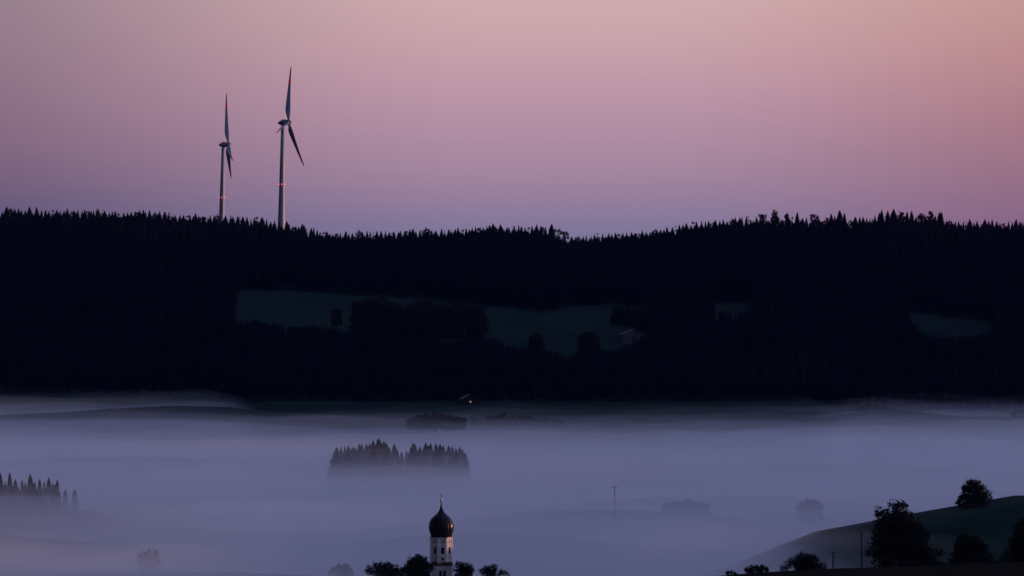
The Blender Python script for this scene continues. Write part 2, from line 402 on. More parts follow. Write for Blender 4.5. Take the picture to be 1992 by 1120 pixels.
# ------------------------------------------------------------------ trees on the crest: each one its own object
SKY = """12,402,9 23,407 30,407 35,406 44,410 50,410 57,403.5,11 73,403.5,8 82,410 88,409 96,411 104,408 110,409 117,411.5 124,411 131,406,8 140,411 145,409 152,409 157,410 164,408,8 172,412 177,411 183,410 188,406 192,408 198,410 206,410 212,414 218,412 224,411 232,415 240,414 247,414 256,413 262,412 267,411 272,410 278,408.5 283,413 291,409,10 300,415 306,416 313,412 321,412 328,416
331,415 337,420 342,419 350,418 356,419 363,419 369,419 375,421 382,415,9 387,420 393,420 398,421 404,424 410,419.5 418,419 425,420 441,420,9 447,419 454,422 462,420 468,424 472,422 480,422,8 488,426 494,424 500,421.5 507,424 512,423,10 518,426 525,432 529,434 535,429,5 541,432 559,431,9 564,435 570,442 575,440 581,441 587,436,8 592,439 600,447 606,443.5 611,442 616,447 622,452 628,451 636,451 641,455 646,456 651,455 658,453
663,453 672,450 679,454 686,454 696,450 705,452 713,452 716,449.5 721,449.5,4 727,454 733,449.5 741,449 750,450 757,453 762,452 767,450.5 774,451 779,449 787,450 793,448 797,446.5 803,445.5 810,450 818,448 827,446,9 834,446 841,451 849,449 857,445.5 864,450 871,446.5 878,450 884,446 891,442 898,446 908,444.5 914,446 918,444 925,441.5 936,441.5 941,442 948,440 953,438 959,435,8 963,440 974,437,8 979,442 985,443
990,442 996,441 1001,440.5 1008,438,6 1015,441 1021,443 1028,442 1035,440,8 1042,442 1046,436.5,6 1053,439 1058,440 1062,442 1072,436.5,10 1113,461 1120,462 1127,462 1134,461 1141,458 1148,460 1156,457 1165,456 1173,455 1184,453.5 1191,456 1198,453 1203,455 1211,454 1220,453 1228,452 1237,453 1245,453 1250,448.5,8 1256,451 1263,452 1270,450 1278,448 1285,447 1292,447 1300,441.5,7 1307,443 1315,442
1322,438 1328,437 1336,434.5,8 1344,438 1351,431 1357,432 1364,430 1372,431 1378,430 1385,432 1391,429,9 1399,430 1408,427 1415,431 1424,427 1431,423 1438,423 1443,422 1452,421,7 1461,422 1472,423 1493,427 1501,422 1520,427 1540,422 1551,413.5,10 1562,425 1570,424 1596,425 1604,422 1617,416,8 1625,420 1633,410,12 1643,415,8
1655,430 1662,422.5,10 1673,423 1680,422 1687,425 1694,427 1703,419 1710,414 1716,408.5,10 1725,410,9 1737,407,10 1745,418 1763,412.5,9 1773,411,8 1783,422 1804,419 1820,420 1827,413,7 1831,412.5,8 1839,430 1846,431 1852,432 1858,431 1866,431 1873,431 1880,433 1888,426.5,9 1895,433 1902,430 1910,436 1917,427.5,9 1925,430 1930,427.5 1938,431 1946,434 1955,433 1962,431 1970,433 1976,427,8 1983,431 1990,435"""
NOTE = {12:'tall pointed spruce on the crest nearest the left edge of the view', 57:'broad pointed spruce on the crest, second tall one from the left edge',
 73:'tall narrow spruce on the crest, third tall one from the left edge', 131:'slim spruce standing out of the crest between the left edge and the smaller turbine',
 291:'broad spruce standing out halfway between the left edge and the right turbine', 382:'tall spruce on the crest a little left of the smaller turbine tower',
 441:'bushy spruce on the crest just right of the smaller turbine tower', 512:'broad bushy spruce in the crest line shortly left of the larger turbine',
 535:'thin spruce spire just left of the larger turbine foot', 559:'dark spruce just right of the foot of the larger turbine',
 587:'bushy spruce on the slope descending right of the larger turbine', 721:'bare needle-thin spruce tip in the low middle part of the crest',
 959:'tallest spruce on the middle hump of the crest', 974:'second tall spruce on the middle hump, just right of the tallest',
 1008:'slim spruce tip on the flat top of the middle hump', 1046:'slim spire near the right end of the middle hump', 1072:'dark tall spruce ending the middle hump beside two airy trees',
 1250:'spruce standing out of the smooth slope that rises to the right', 1300:'spruce tip further up the smooth slope that rises to the right', 1336:'pointed spruce at the top of the smooth slope where the crest gets ragged',
 1551:'pointed spruce right of the slim stacked crown on the right crest', 1617:'low pointed spruce left of the broad one before the notch',
 1633:'broad tall spruce just before the notch in the right crest', 1643:'narrower spruce leaning against the broad one at the notch edge', 1662:'pointed spruce just right of the notch in the right crest',
 1716:'tall full spruce at the left end of the highest group on the right crest', 1725:'second full spruce from the left in the highest group on the right crest',
 1737:'tallest spiky spruce with visible tiers in the highest group on the right crest', 1763:'full spruce in the middle of the highest group on the right crest',
 1773:'spiky spruce in the middle of the highest group on the right crest', 1827:'left one of the twin spires ending the highest group', 1831:'right one of the twin spires ending the highest group',
 1888:'tallest spruce on the low crest right of the highest group', 1917:'broad pointed spruce on the low crest near the right edge of the view', 1976:'last spruce tip on the crest before the right edge of the view'}
ZONE = [(330,'small spruce in the even crest line at the far left of the turbines'), (434,'small spruce in the crest line just left of the smaller turbine'),
 (548,'small spruce in the crest line between the two wind turbines'), (660,'small spruce on the crest slope falling away right of the larger turbine'),
 (900,'small spruce in the low saddle of the crest right of the turbines'), (1075,'small spruce on the hump in the middle of the crest'),
 (1345,'tiny spruce on the smooth crest slope rising towards the right'), (1500,'small spruce in the ragged crest line left of the tall round-topped tree'),
 (1655,'low spruce between the tall crowns left of the notch in the right crest'), (1836,'smaller spruce in the highest group on the right crest'), (2100,'small spruce in the low crest line at the right edge')]
def round_mesh(seed):
    r = random.Random(seed); cl = []
    for _ in range(9):
        zz = r.uniform(8,19.5); q = 3.3*math.sqrt(max(.1,1-((zz-13)/8)**2))
        a = r.random()*6.28; rr = r.uniform(.2,.75)*q; cl.append((rr*math.cos(a), rr*math.sin(a), zz, r.uniform(1.3,2.3)))
    cl.append((r.uniform(-.6,.6),0,20.3,1.5)); cl.append((0,0,13,3.2))
    me = leaf_mesh(cl, 900, .5, seed, spread=.7); v = [tuple(p.co) for p in me.vertices]; f = [tuple(p.vertices) for p in me.polygons]; n = len(v); k = len(f)
    tm = trunk_mesh(cl, .35, seed); v += [tuple(p.co) for p in tm.vertices]; f += [tuple(n+i for i in p.vertices) for p in tm.polygons]
    o = bpy.data.meshes.new('broadleaf_tree'); o.from_pydata(v, [], f); o.materials.append(M['leaf']); o.materials.append(M['bark'])
    o.polygons.foreach_set('material_index', [0]*k+[1]*(len(f)-k)); o.update(); return o
RM = [round_mesh(300+i) for i in range(4)]
ti = 0
for tok in SKY.split():
    p = [float(q) for q in tok.split(',')]; px, py = p[0], p[1]; w = p[2] if len(p) > 2 else rnd.uniform(6,7.5)
    d = 4096+rnd.uniform(-7,9); x = px2x(px, d); g = G(x, d); H = py2z(py, d)-g+.6
    ti += 1; k = rnd.randrange(5); key = int(px); rounded = key not in NOTE and ti % 5 == 2
    o = bpy.data.objects.new('broadleaf_tree' if rounded else 'spruce_tree', RM[ti % 4] if rounded else SPJ[k]); COL.objects.link(o)
    o.location = (x, d, g); o.rotation_euler = (rnd.gauss(0,.018), rnd.gauss(0,.018), rnd.random()*6.28)
    ws = w/7.0*1.08*rnd.uniform(.72,1.3); o.scale = (ws, ws, H/22)
    lab = NOTE.get(key) or next(l for e, l in ZONE if px < e)
    if rounded: tag(o, lab.replace('spruce','rounded tree'), 'tree', 'rounded trees along the crest of the ridge')
    else: tag(o, lab, 'spruce', 'spruces lining the crest of the ridge')

def crest_broad(px, circ, label, seed, n=900, size=.55):
    d = 4093; broadleaf('broadleaf_tree', px, d, circ, label, n=n, size=size, seed=seed, r0_=.35, group='broad crowns on the crest of the ridge', spread=.7, depth=.6)
crest_broad(1483, [(1481,420,4.5),(1486,421,5),(1483,428,6),(1484,437,7)], 'round-topped tree on the right crest left of the tall stacked one', 21)
crest_broad(1507.5, [(1508,412,4.5),(1507,419,6),(1508,426,8),(1508,435,9)], 'tallest round-topped tree standing alone on the right crest', 22, 1400)
crest_broad(1530, [(1530,415.5,3),(1530,421,4.5),(1531,428,6),(1530,436,7)], 'slim tree with stacked crown right of the tallest round-topped one', 23)
crest_broad(1583, [(1579,419,4),(1588,421,5.5),(1583,425,8),(1590,430,7),(1582,437,9)], 'wide flat-topped tree on the right crest', 24)
crest_broad(1753, [(1753,417,4.5),(1751,423,5.5),(1756,425,5),(1753,435,7)], 'bushy round tree inside the highest group on the right crest', 25)
crest_broad(1793, [(1792,418,4),(1788,423,5),(1797,423,5.5),(1793,434,8)], 'wide round crown right of the middle of the highest group', 26)
crest_broad(1811, [(1810,414.5,3.5),(1814,420,5),(1812,426,7),(1812,436,8)], 'tall lopsided crown near the right end of the highest group', 27)
crest_broad(1085, [(1080,449,3.5),(1087,449,4),(1091,454,3),(1083,455,3),(1086,462,3.5)], 'airy tree with gaps beside the dark spruce ending the middle hump', 28, 420, .5)
crest_broad(1098, [(1096,453,3.5),(1102,455,4),(1098,459,3),(1105,461,3),(1096,465,3)], 'second airy tree with gaps, the right one beside the saddle', 29, 420, .5)

# ------------------------------------------------------------------ groves in the fog
def spruce_thing(px, py, d, w, label, group, gnd=None):
    x = px2x(px, d); g = G(x, d) if gnd is None else gnd; H = py2z(py, d)-g
    k = rnd.randrange(5); r = empty('spruce_tree', (x, d, g), rnd.random()*6.28); ws = w*H/22*.86; r.scale = (ws, ws, H/22)
    for nme, me in (('crown', SP[k][0]), ('trunk', SP[k][1])):
        o = bpy.data.objects.new(nme, me); COL.objects.link(o); o.parent = r
    tag(r, label, 'spruce', group); return r
ISL = [(655,869),(663,869),(671,867),(678,866),(686,869),(691,868),(699,862),(704,864),(713,863),(719,861.5),(726,856),(736,852),(740,856),(747,857),(752,861),(757,868),(767,862),(772,872),(781,878),(791,876),(799,872),(804,861),(808,864),(817,868),(828,861),(834,865),(838,861),(848,862),(856,863),(862,866),(873,866),(880,867),(887,870),(894,868),(899,872),(905,880),(650,882)]
INOTE = {736:'tallest spruce of the grove rising like an island from the fog', 726:'second tallest spruce, left of the tip of the island grove', 747:'spruce shoulder just right of the tallest tip in the island grove',
 767:'separate slim spruce left of the gap in the island grove', 781:'short spruce in the gap of the island grove, left one', 791:'short spruce in the gap of the island grove, right one',
 804:'first tall spruce right of the gap in the island grove', 828:'tall spruce second from the gap in the right half of the grove', 894:'blunt round-topped spruce near the right end of the island grove',
 905:'last low spruce at the right end of the island grove', 650:'lowest spruce at the left end of the island grove', 655:'leftmost full spruce of the island grove'}
for i, (px, py) in enumerate(ISL):
    lab = INOTE.get(px) or ('dark spruce in the left half of the island grove in the fog' if px < 770 else 'dark spruce in the right half of the island grove in the fog')
    spruce_thing(px, py, 2250+rnd.uniform(-14,14), rnd.uniform(1.1,1.75), lab, 'spruces of the island grove in the fog')
for i in range(46):
    px = 652+i*5.55+rnd.uniform(-2,2)
    if 762 < px < 800: py = rnd.uniform(886,894)
    else: py = float(np.interp(px, [650,700,736,760,800,830,900,908], [880,873,866,876,872,872,879,890]))+rnd.uniform(-1,5)
    spruce_thing(px, py, 2240+rnd.uniform(-22,26), rnd.uniform(1.7,2.1), 'lower spruce filling the body of the island grove' , 'spruces of the island grove in the fog')
LFT = [(-12,918,1.3),(1,920,1.2),(19,919,1.15),(30,931,1.3),(43,933,1.1),(59,921,1.35),(68,936,1.1),(77,931,1.2),(86,936,1.0),(95,927,1.25),(103,938,1.0),(111,932,1.1),(127,951,1.5),(145,950,1.5),(49,938,1.2),(10,936,1.2)]
LN = {-12:'spruce cut by the left edge of the view in the near grove', 1:'dark spruce touching the left edge of the view', 19:'tall spiky spruce second from the left edge of the near grove',
 30:'low rounded spruce between the tall ones at the left edge', 43:'thin low spruce left of the broad one in the near left grove', 59:'broad tall spruce in the middle of the near left grove', 68:'small tip right of the broad spruce in the near left grove',
 77:'pointed spruce between the broad and the rightmost dark one in the left grove', 86:'smallest tip in the right part of the near left grove', 95:'tall conical spruce near the right end of the left grove', 103:'tiny tip squeezed between two spruces at the right end of the left grove',
 111:'last clear dark spruce at the right end of the left grove', 127:'half-veiled spruce sunk in the fog right of the left grove', 145:'pale lone spruce farthest right of the left grove in fog', 49:'low spruce leaning on the broad one in the left grove', 10:'low spruce behind the leftmost tall ones'}
for px, py, w in LFT:
    spruce_thing(px, py, (1935 if px < 120 else 1950)+rnd.uniform(-10,10), w, LN[px], 'spruces of the left grove in the fog')
for i in range(12):
    px = -8+i*10.5; spruce_thing(px, 941+rnd.uniform(-1,5), 1925+rnd.uniform(-14,20), 2.1, 'lower spruce filling the body of the left grove', 'spruces of the left grove in the fog')

# far shore clumps and meadow trees
def C(px, py, w, h, n, seed):
    r = random.Random(seed); return [(px+r.uniform(-.5,.5)*w, py+h*(i/(n-1))*.8 if n > 1 else py, r.uniform(.20,.30)*w) for i in range(n)]
fs_ = [(800,812,17,16),(815,808,20,20),(832,805,20,22),(848,803,22,24),(866,804,22,24),(883,807,22,20),(898,811,16,16),(925,812,14,14),(950,808,24,18),(975,806,26,18),(1000,810,18,14),(1022,808,20,18),(1040,813,15,14),(1062,812,22,18),(1085,815,20,16)]
FL = ['small crown at the left end of the dark clump beyond the fog','low crown second from left in the dark far shore clump','rising crown left of the top of the dark far shore clump','tallest crown of the dark far shore clump','broad crown right of the top of the dark far shore clump','sloping crown in the right part of the dark far shore clump','small crown at the right end of the dark far shore clump',
 'tiny bush in the gap between the two far shore clumps','left broad crown of the paler far shore row','widest crown of the paler far shore row','low crown after the widest in the far shore row','round crown in the middle of the far shore row','tiny crown before the last two of the far shore row','second to last crown of the far shore row','last crown of the far shore row, sinking into fog']
for i, (px, py, w, h) in enumerate(fs_):
    d = (2800 if i < 7 else 2870)+rnd.uniform(-12,12); w *= 1 if i < 7 else 1.35
    broadleaf('broadleaf_tree', px, d, [(px-w*.2,py+w*.35,w*.36),(px+w*.22,py+w*.42,w*.36),(px,py+h*.8,w*.48),(px,py+h*1.1,w*.45)], FL[i], n=1400, size=.5, seed=40+i, r0_=.25, group='trees on the far shore of the fog', spread=.6, depth=.7)
md = [(655,602,14,26,3480,'small round tree alone on the meadow left of the big clump'),(704,582,34,66,3468,'left shoulder crown of the big tree clump on the meadow'),(732,574,42,72,3474,'tallest broad crown of the big tree clump on the meadow'),(766,588,30,58,3470,'lower crown right of the tallest in the meadow clump'),
 (800,592,30,54,3468,'middle crown in the dip of the meadow clump'),(824,582,38,66,3474,'second highest crown in the middle of the meadow clump'),(858,590,34,58,3466,'crown between the two right humps of the meadow clump'),(895,585,42,64,3472,'broad right crown of the meadow clump'),(928,594,30,54,3468,'rightmost crown of the meadow clump'),
 (1044,650,24,26,3412,'small round bush tree at the lower edge of the right meadow'),(1146,644,34,36,3412,'round tree low on the right meadow left of the barn'),(1204,597,24,40,3530,'dark tree at the right end of the meadow above the barn'),(1232,594,34,46,3520,'broad dark tree above the barn'),(1262,606,30,40,3500,'dark tree behind the barn to its right')]
for i, (px, py, w, h, d, lab) in enumerate(md):
    w *= 1.2 if 1 <= i <= 8 else 1.0
    broadleaf('broadleaf_tree', px, d, [(px-w*.22,py+w*.34,w*.32),(px+w*.2,py+w*.38,w*.33),(px,py+w*.25,w*.25),(px-w*.32,py+h*.55,w*.26),(px+w*.3,py+h*.6,w*.27),(px-w*.1,py+h*.6,w*.45),(px-w*.25,py+h*.9,w*.36),(px+w*.2,py+h*.88,w*.42)], lab, n=4200, size=.75, seed=70+i, r0_=.4, group='trees on the meadow below the ridge', spread=.9, depth=.7)
rt = [(1672,789,14),(1688,786,18),(1706,787,15),(1722,789,14),(1738,793,10)]
RL = ['leftmost low tree beside the pale strip on the right far field','broadest low tree beside the pale strip on the right far field','middle low tree of the row on the right far field','fourth low tree of the row on the right far field','small bush ending the row on the right far field']
for i, (px, py, w) in enumerate(rt):
    broadleaf('broadleaf_tree', px, 3110, [(px-w*.2,py+4,w*.35),(px+w*.2,py+5,w*.35),(px,py+10,w*.45)], RL[i], n=450, size=.45, seed=100+i, r0_=.2, group='row of low trees on the right far field', spread=.5)

# ghosts in the fog
broadleaf('broadleaf_tree', 1575, 1900, [(1562,981,7),(1573,978,8),(1586,980,7),(1558,988,10),(1578,986,13),(1592,984,10),(1566,1004,16),(1586,1006,17)], 'blurred tree veiled in fog left of the hill field', n=2500, size=.4, seed=120, r0_=.2)
broadleaf('broadleaf_tree', 290, 1600, [(276,1080,7),(288,1077,7),(302,1079,7),(299,1072,4),(278,1092,13),(300,1092,13),(290,1110,20)], 'very faint veiled tree in the fog below the left grove', n=2500, size=.35, seed=121, r0_=.3)
for i, px in enumerate((1302,1320,1338,1354,1370)):
    broadleaf('broadleaf_tree', px, 1935, [(px-6,981+(i-2)**2*2.3,8),(px+5,980+(i-2)**2*2.3,8),(px,989,12),(px,1004,15)], 'sunken tree of the faint lens-shaped patch in the fog', n=1200, size=.45, seed=130+i, r0_=.15, group='sunken trees in the fog')

# ------------------------------------------------------------------ foreground trees
broadleaf('broadleaf_tree', 1752, 1235, [(1747,985,10),(1735,981,6),(1759,979,7),(1764,988,7),(1710,998,8),(1722,1000,11),(1742,1003,14),(1758,1006,13),(1769,1001,7),(1706,1013,8),(1722,1024,17),(1708,1034,10),(1750,1035,24),(1768,1022,14),(1783,1022,10),(1790,1036,12),(1712,1050,18),(1740,1060,30),(1775,1056,24),(1800,1046,9),(1698,1075,14),(1715,1088,18),(1750,1092,32),(1790,1080,26),(1812,1070,13),(1822,1080,12),(1806,1095,20)],
    'big dark broadleaf tree with bulging crown beside the tall pole', n=21000, size=.25, seed=201, r0_=.55, spread=.62, twig=22, depth=.55)
broadleaf('broadleaf_tree', 1895, 1592, [(1888,942,9),(1900,945,11),(1880,952,10),(1912,953,11),(1895,958,13),(1918,965,8),(1873,967,8),(1885,972,12),(1905,972,13),(1866,980,6),(1925,966,6),(1872,984,9),(1895,984,12),(1915,980,9)],
    'lone round tree on the crest of the hill field', n=8000, size=.26, seed=202, r0_=.35, spread=.55, twig=20, depth=.6)
broadleaf('broadleaf_tree', 1887, 1250, [(1868,1052,10),(1880,1050,12),(1893,1053,12),(1906,1058,10),(1864,1062,9),(1884,1068,20),(1908,1070,14),(1862,1085,13),(1895,1088,22),(1918,1088,12),(1852,1092,8)],
    'bushy dark tree right of the biggest tree', n=10000, size=.25, seed=203, r0_=.35, spread=.55, twig=20, depth=.7)
broadleaf('broadleaf_tree', 1992, 1225, [(1992,1022,14),(2004,1015,16),(1985,1042,16),(2005,1045,26),(1975,1056,13),(1968,1072,13),(1990,1075,24),(1958,1088,9),(1982,1095,18),(2010,1085,28)],
    'tall dark tree cut off by the right edge of the view', n=10000, size=.25, seed=204, r0_=.35, spread=.55, twig=20, depth=.7)
broadleaf('broadleaf_tree', 1567, 1215, [(1562,1081,7),(1552,1084,6),(1575,1086,8),(1545,1091,8),(1565,1094,12),(1585,1090,8),(1535,1098,7),(1555,1103,11),(1580,1102,12),(1598,1102,9),(1525,1105,6)],
    'spreading bush tree left of the short pole', n=7000, size=.17, seed=205, r0_=.2, spread=.5, twig=16, depth=.7, cat='bush')
broadleaf('bush', 1470, 1215, [(1452,1107,5),(1462,1104,4),(1472,1105,5),(1484,1104,5),(1490,1108,5),(1460,1112,7),(1478,1112,7)],
    'low bush farthest left on the foreground slope', n=2600, size=.15, seed=206, r0_=.1, spread=.25, cat='bush')
broadleaf('bush', 1420, 1212, [(1415,1114,3),(1424,1113,3.5),(1430,1116,3)], 'tiny bush on the foreground slope left of the low bush', n=700, size=.13, seed=208, r0_=.06, spread=.2, cat='bush')
broadleaf('bush', 1845, 1208, [(1828,1100,8),(1840,1102,8),(1855,1101,9),(1872,1102,9),(1850,1108,10)], 'dark hedge bush in the dip between the two large trees', n=3000, size=.18, seed=209, r0_=.12, spread=.3, cat='bush')
broadleaf('bush', 1932, 1208, [(1920,1098,8),(1935,1098,8),(1948,1097,8),(1935,1105,10)], 'dark hedge bush beside the tree at the right edge', n=3000, size=.18, seed=210, r0_=.12, spread=.3, cat='bush')
# trees beside the church
broadleaf('broadleaf_tree', 755, 1405, [(742,1099,7),(730,1103,7),(752,1103,10),(768,1104,7),(720,1110,8),(742,1114,14),(765,1113,12),(785,1108,6),(778,1115,10),(750,1135,26)],
    'dark round tree left of the church tower group', n=9000, size=.22, seed=211, r0_=.35, spread=.5, twig=18)
broadleaf('broadleaf_tree', 815, 1400, [(812,1087,8),(803,1092,8),(822,1092,9),(830,1085,4),(829,1080,2),(798,1102,10),(815,1104,14),(832,1103,10),(815,1125,24),(795,1118,10)],
    'tall dark tree touching the left side of the church tower', n=11000, size=.22, seed=212, r0_=.4, spread=.5, twig=18)
broadleaf('broadleaf_tree', 900, 1412, [(893,1100,6),(903,1099,7),(912,1102,6),(888,1106,6),(900,1108,10),(913,1110,8),(900,1130,18)],
    'small round tree right of the church tower', n=6000, size=.2, seed=213, r0_=.3, spread=.5, twig=18)
broadleaf('broadleaf_tree', 955, 1405, [(950,1106,6),(962,1105,7),(940,1112,7),(955,1114,10),(972,1112,6),(955,1135,20),(985,1117,5)],
    'dark tree farthest right of the church', n=6000, size=.2, seed=214, r0_=.3, spread=.5, twig=18)
broadleaf('broadleaf_tree', 665, 1560, [(662,1103,7),(673,1104,7),(652,1108,7),(665,1112,12),(680,1113,8),(642,1115,5),(665,1135,20)],
    'pale tree veiled by fog farthest left of the church', n=6000, size=.22, seed=215, r0_=.3, spread=.3)

# ------------------------------------------------------------------ poles
def pole(px, ytop, d, label, arm, name='utility_pole', fit=True):
    x = px2x(px, d); g = G(x, d); H = py2z(ytop, d)-g
    r = empty(name, (x, d, g)); tag(r, label, 'utility pole')
    MB().tube([(0,0,-.8),(0,0,H*.5),(0,0,H)], [.17,.15,.125], 10).build('post', M['wood'], r, True)
    if arm:
        a = MB().box(-arm,arm,-.06,.06,H-.32,-.2+H).build('crossarm', M['wood'], r)
        for sx in (-arm*.9,-arm*.45,arm*.45,arm*.9):
            MB().lathe([(H-.2,.03),(H-.1,.03),(H-.08,.07),(H+.02,.07),(H+.05,.03)], 8, Matrix.Translation((sx,0,0))).build('insulator', M['ceramic'], a, True)
    else:
        MB().lathe([(H,.2),(H+.12,.2),(H+.2,.05)], 10).build('cap', M['ceramic'], r, True)
        for sx, dz in ((1,.85),(-1,2.4),(1,3.9)):
            b = MB(); b.tube([(0,0,H-dz-.1),(sx*.35,0,H-dz-.1)], [.04,.04], 6); b.tube([(sx*.35,0,H-dz-.15),(sx*.35,0,H-dz+.1)], [.03,.03], 6)
            h_ = b.build('bracket', M['ceramic'], r)
            MB().lathe([(H-dz+.05,.05),(H-dz+.09,.12),(H-dz+.26,.13),(H-dz+.32,.05)], 10, Matrix.Translation((sx*.37,0,0))).build('insulator', M['ceramic'], h_, True)
    return r
pole(1676, 1031, 1192, 'tall wooden pole with side insulators left of the biggest tree', 0)
pole(1620.5, 1072, 1255, 'short pole with flat crossarm beside the spreading bush', .75)
pole(1196, 946, 1865, 'tiny pole with crossarm poking out of the fog right of the church', .75)

# ------------------------------------------------------------------ wind turbines
def blade_mesh():
    me = MB(); L = 42.0; st = []
    # r, chord, leading edge offset, thickness
    for r_, c, le, th in ((0,1.7,.85,1.7),(1.6,1.8,.9,1.7),(4,2.7,1.1,1.2),(7,3.7,1.25,.85),(10,3.75,1.2,.7),(14,3.3,1.05,.55),(20,2.6,.85,.42),(27,1.95,.65,.3),(28.5,1.85,.62,.28),(33,1.45,.52,.22),(37.6,1.1,.42,.17),(40.5,.75,.32,.12),(42,.2,.1,.06)):
        st.append((r_, c, le, th))
    n = 12; vs = []
    for r_, c, le, th in st:
        pre = 1.4*(r_/L)**2; tw = math.radians(14)*(1-r_/L)**1.5
        for k in range(n):
            a = 2*math.pi*k/n; u = .5+.5*math.cos(a)     # 1 = leading edge
            w = math.sin(a)*th*.5*(1 if r_ < 2 else (.35+.65*u**.5))
            q = le-c*(1-u)
            vs.append((q*math.cos(tw)-w*math.sin(tw)+pre, q*math.sin(tw)+w*math.cos(tw), r_))
    fs = []; mi = []
    for i in range(len(st)-1):
        mid = (st[i][0]+st[i+1][0])/2
        for k in range(n):
            a = i*n+k; b = i*n+(k+1) % n; fs.append((a,b,b+n,a+n)); mi.append(1 if (mid > 37.6 or 28.5 < mid < 33) else 0)
    fs.append(tuple(range(n-1,-1,-1))); mi.append(0); m_ = (len(st)-1)*n; fs.append(tuple(range(m_,m_+n))); mi.append(1)
    bm = bpy.data.meshes.new('blade'); bm.from_pydata(vs, [], fs); bm.materials.append(M['steel']); bm.materials.append(M['red'])
    bm.polygons.foreach_set('material_index', mi); bm.polygons.foreach_set('use_smooth', [True]*len(fs)); bm.update(); return bm
BL = blade_mesh()
def turbine(px_top, d, zhub, phi, yaw, zlamp, label, lean=.8, baselamp=True):
    xt = px2x(px_top, d); gb = 20.0
    Hh = zhub-gb; lx = math.tan(math.radians(lean))*Hh
    r = empty('wind_turbine', (xt-lx, d, gb)); r.rotation_euler = (0, math.radians(lean), 0)
    tag(r, label, 'wind turbine', 'wind turbines on the ridge')
    t = MB(); prof = [(-3,3.4),(0,3.3),(10,3.0),(22,2.62),(45,2.1),(70,1.65),(Hh-2.2,1.2)]
    t.lathe(prof, 32); t.build('tower', M['steel'], r, True)
    rr = float(np.interp(zlamp-gb, [p[0] for p in prof], [p[1] for p in prof]))
    ring = MB(); ring.lathe([(zlamp-gb-.25,rr+.02),(zlamp-gb-.2,rr+.12),(zlamp-gb+.2,rr+.12),(zlamp-gb+.25,rr+.02)], 28); rg = ring.build('lamp_ring', M['shell'], r)
    for a in (-170,-90,-10,90):
        ar = math.radians(a)
        MB().lathe([(-.36,.1),(-.26,.28),(0,.34),(.26,.28),(.36,.1)], 10, Matrix.Translation(((rr+.35)*math.cos(ar),(rr+.35)*math.sin(ar),zlamp-gb))).build('red_lamp', M['redlamp'], rg, True)
    if baselamp:
        MB().lathe([(-.3,.1),(-.2,.3),(.2,.3),(.3,.1)], 10, Matrix.Translation((2.2,-1.9,27.3))).build('base_lamp', M['redlamp'], r, True)
    R_ = Matrix.Rotation(math.radians(yaw), 4, 'Z') @ Matrix.Rotation(math.radians(-5), 4, 'Y')   # local x = rotor axis
    A = Matrix.Translation((0,0,Hh)) @ R_ @ Matrix.Rotation(math.radians(90), 4, 'Y')
    nc = MB(); nc.lathe([(-3.7,.05),(-3.5,.42),(-3.0,.85),(-2.2,1.35),(-1.2,1.85),(0,2.2),(1.2,2.3),(2.2,2.15),(2.75,1.95)], 28, A).build('nacelle', M['shell'], r, True)
    ob = [c for c in r.children if c.name.startswith('nacelle')][0]
    MB().tube([A @ Vector((-2.0,0,-.4)), A @ Vector((-3.1,0,-.4))], [.07,.05], 6).build('mast', M['shell'], ob)
    MB().lathe([(-.3,.1),(-.15,.28),(.15,.28),(.3,.1)], 10, Matrix.Translation(A @ Vector((-2.5,0,.2)))).build('nacelle_lamp', M['red'], ob, True)
    sp = MB(); sp.lathe([(2.85,1.9),(3.4,2.05),(4.6,2.0),(5.6,1.6),(6.3,1.0),(6.7,.4),(6.8,.05)], 28, A); sp.build('spinner', M['shell'], r, True)
    for k in range(3):
        b = bpy.data.objects.new('blade', BL); COL.objects.link(b); b.parent = r
        b.matrix_local = Matrix.Translation((0,0,Hh)) @ R_ @ Matrix.Translation((4.5,0,0)) @ Matrix.Rotation(math.radians(-(phi+120*k)), 4, 'X') @ Matrix.Translation((0,0,1.0))
        # keep the chord along the rotor axis (blades feathered)
    return r
turbine(550, 4113, 119.5, 17, -13, 75.0, 'larger nearer wind turbine, the right one, with red-banded upright blade', .8)
turbine(434, 4671, 117.6, 10, 4.5, 74.3, 'smaller farther wind turbine, the left one, with narrow folded-looking blades', 1.1, False)

# ------------------------------------------------------------------ church tower
CD = 1420.0; KX = 1/48.47
def ZY(Y): return -((940+Y/6.22)-560)/(F/CD)
CX = px2x(858.4, CD); CG = G(CX, CD)
ch = empty('church_tower', (CX, CD, CG)); tag(ch, 'onion-domed church tower rising from the fog between dark trees', 'church tower')
def zc(Y): return ZY(Y)-CG
# onion with standing seams
on = MB()
prof = [(642,118),(636,124),(622,127),(600,136),(575,143),(550,147.5),(525,149),(500,148),(478,144),(458,137),(440,128),(422,117),(405,101),(390,84),(375,66),(360,50),(345,37),(325,26),(305,17),(280,11),(250,7.5),(222,5)]
on.lathe([(zc(Y), r*KX) for Y, r in prof], 48, None, math.radians(3), rib=.022)
dome = on.build('onion_dome', M['copper'], ch)
MB().lathe([(zc(658),132*KX),(zc(652),142*KX),(zc(640),143*KX),(zc(634),126*KX)], 8, None, math.radians(8.5+22.5)).build('eaves', M['copper'], ch)
MB().lathe([(zc(222),.12),(zc(217),.27),(zc(205),.35),(zc(193),.27),(zc(187),.1)], 20).build('ball', M['gold'], ch, True)
cr = MB(); cr.box(-.045,.045,-.045,.045,zc(190),zc(112)); cr.box(-.33,.33,-.04,.04,zc(146),zc(141)); cr.build('cross', M['copper'], ch)
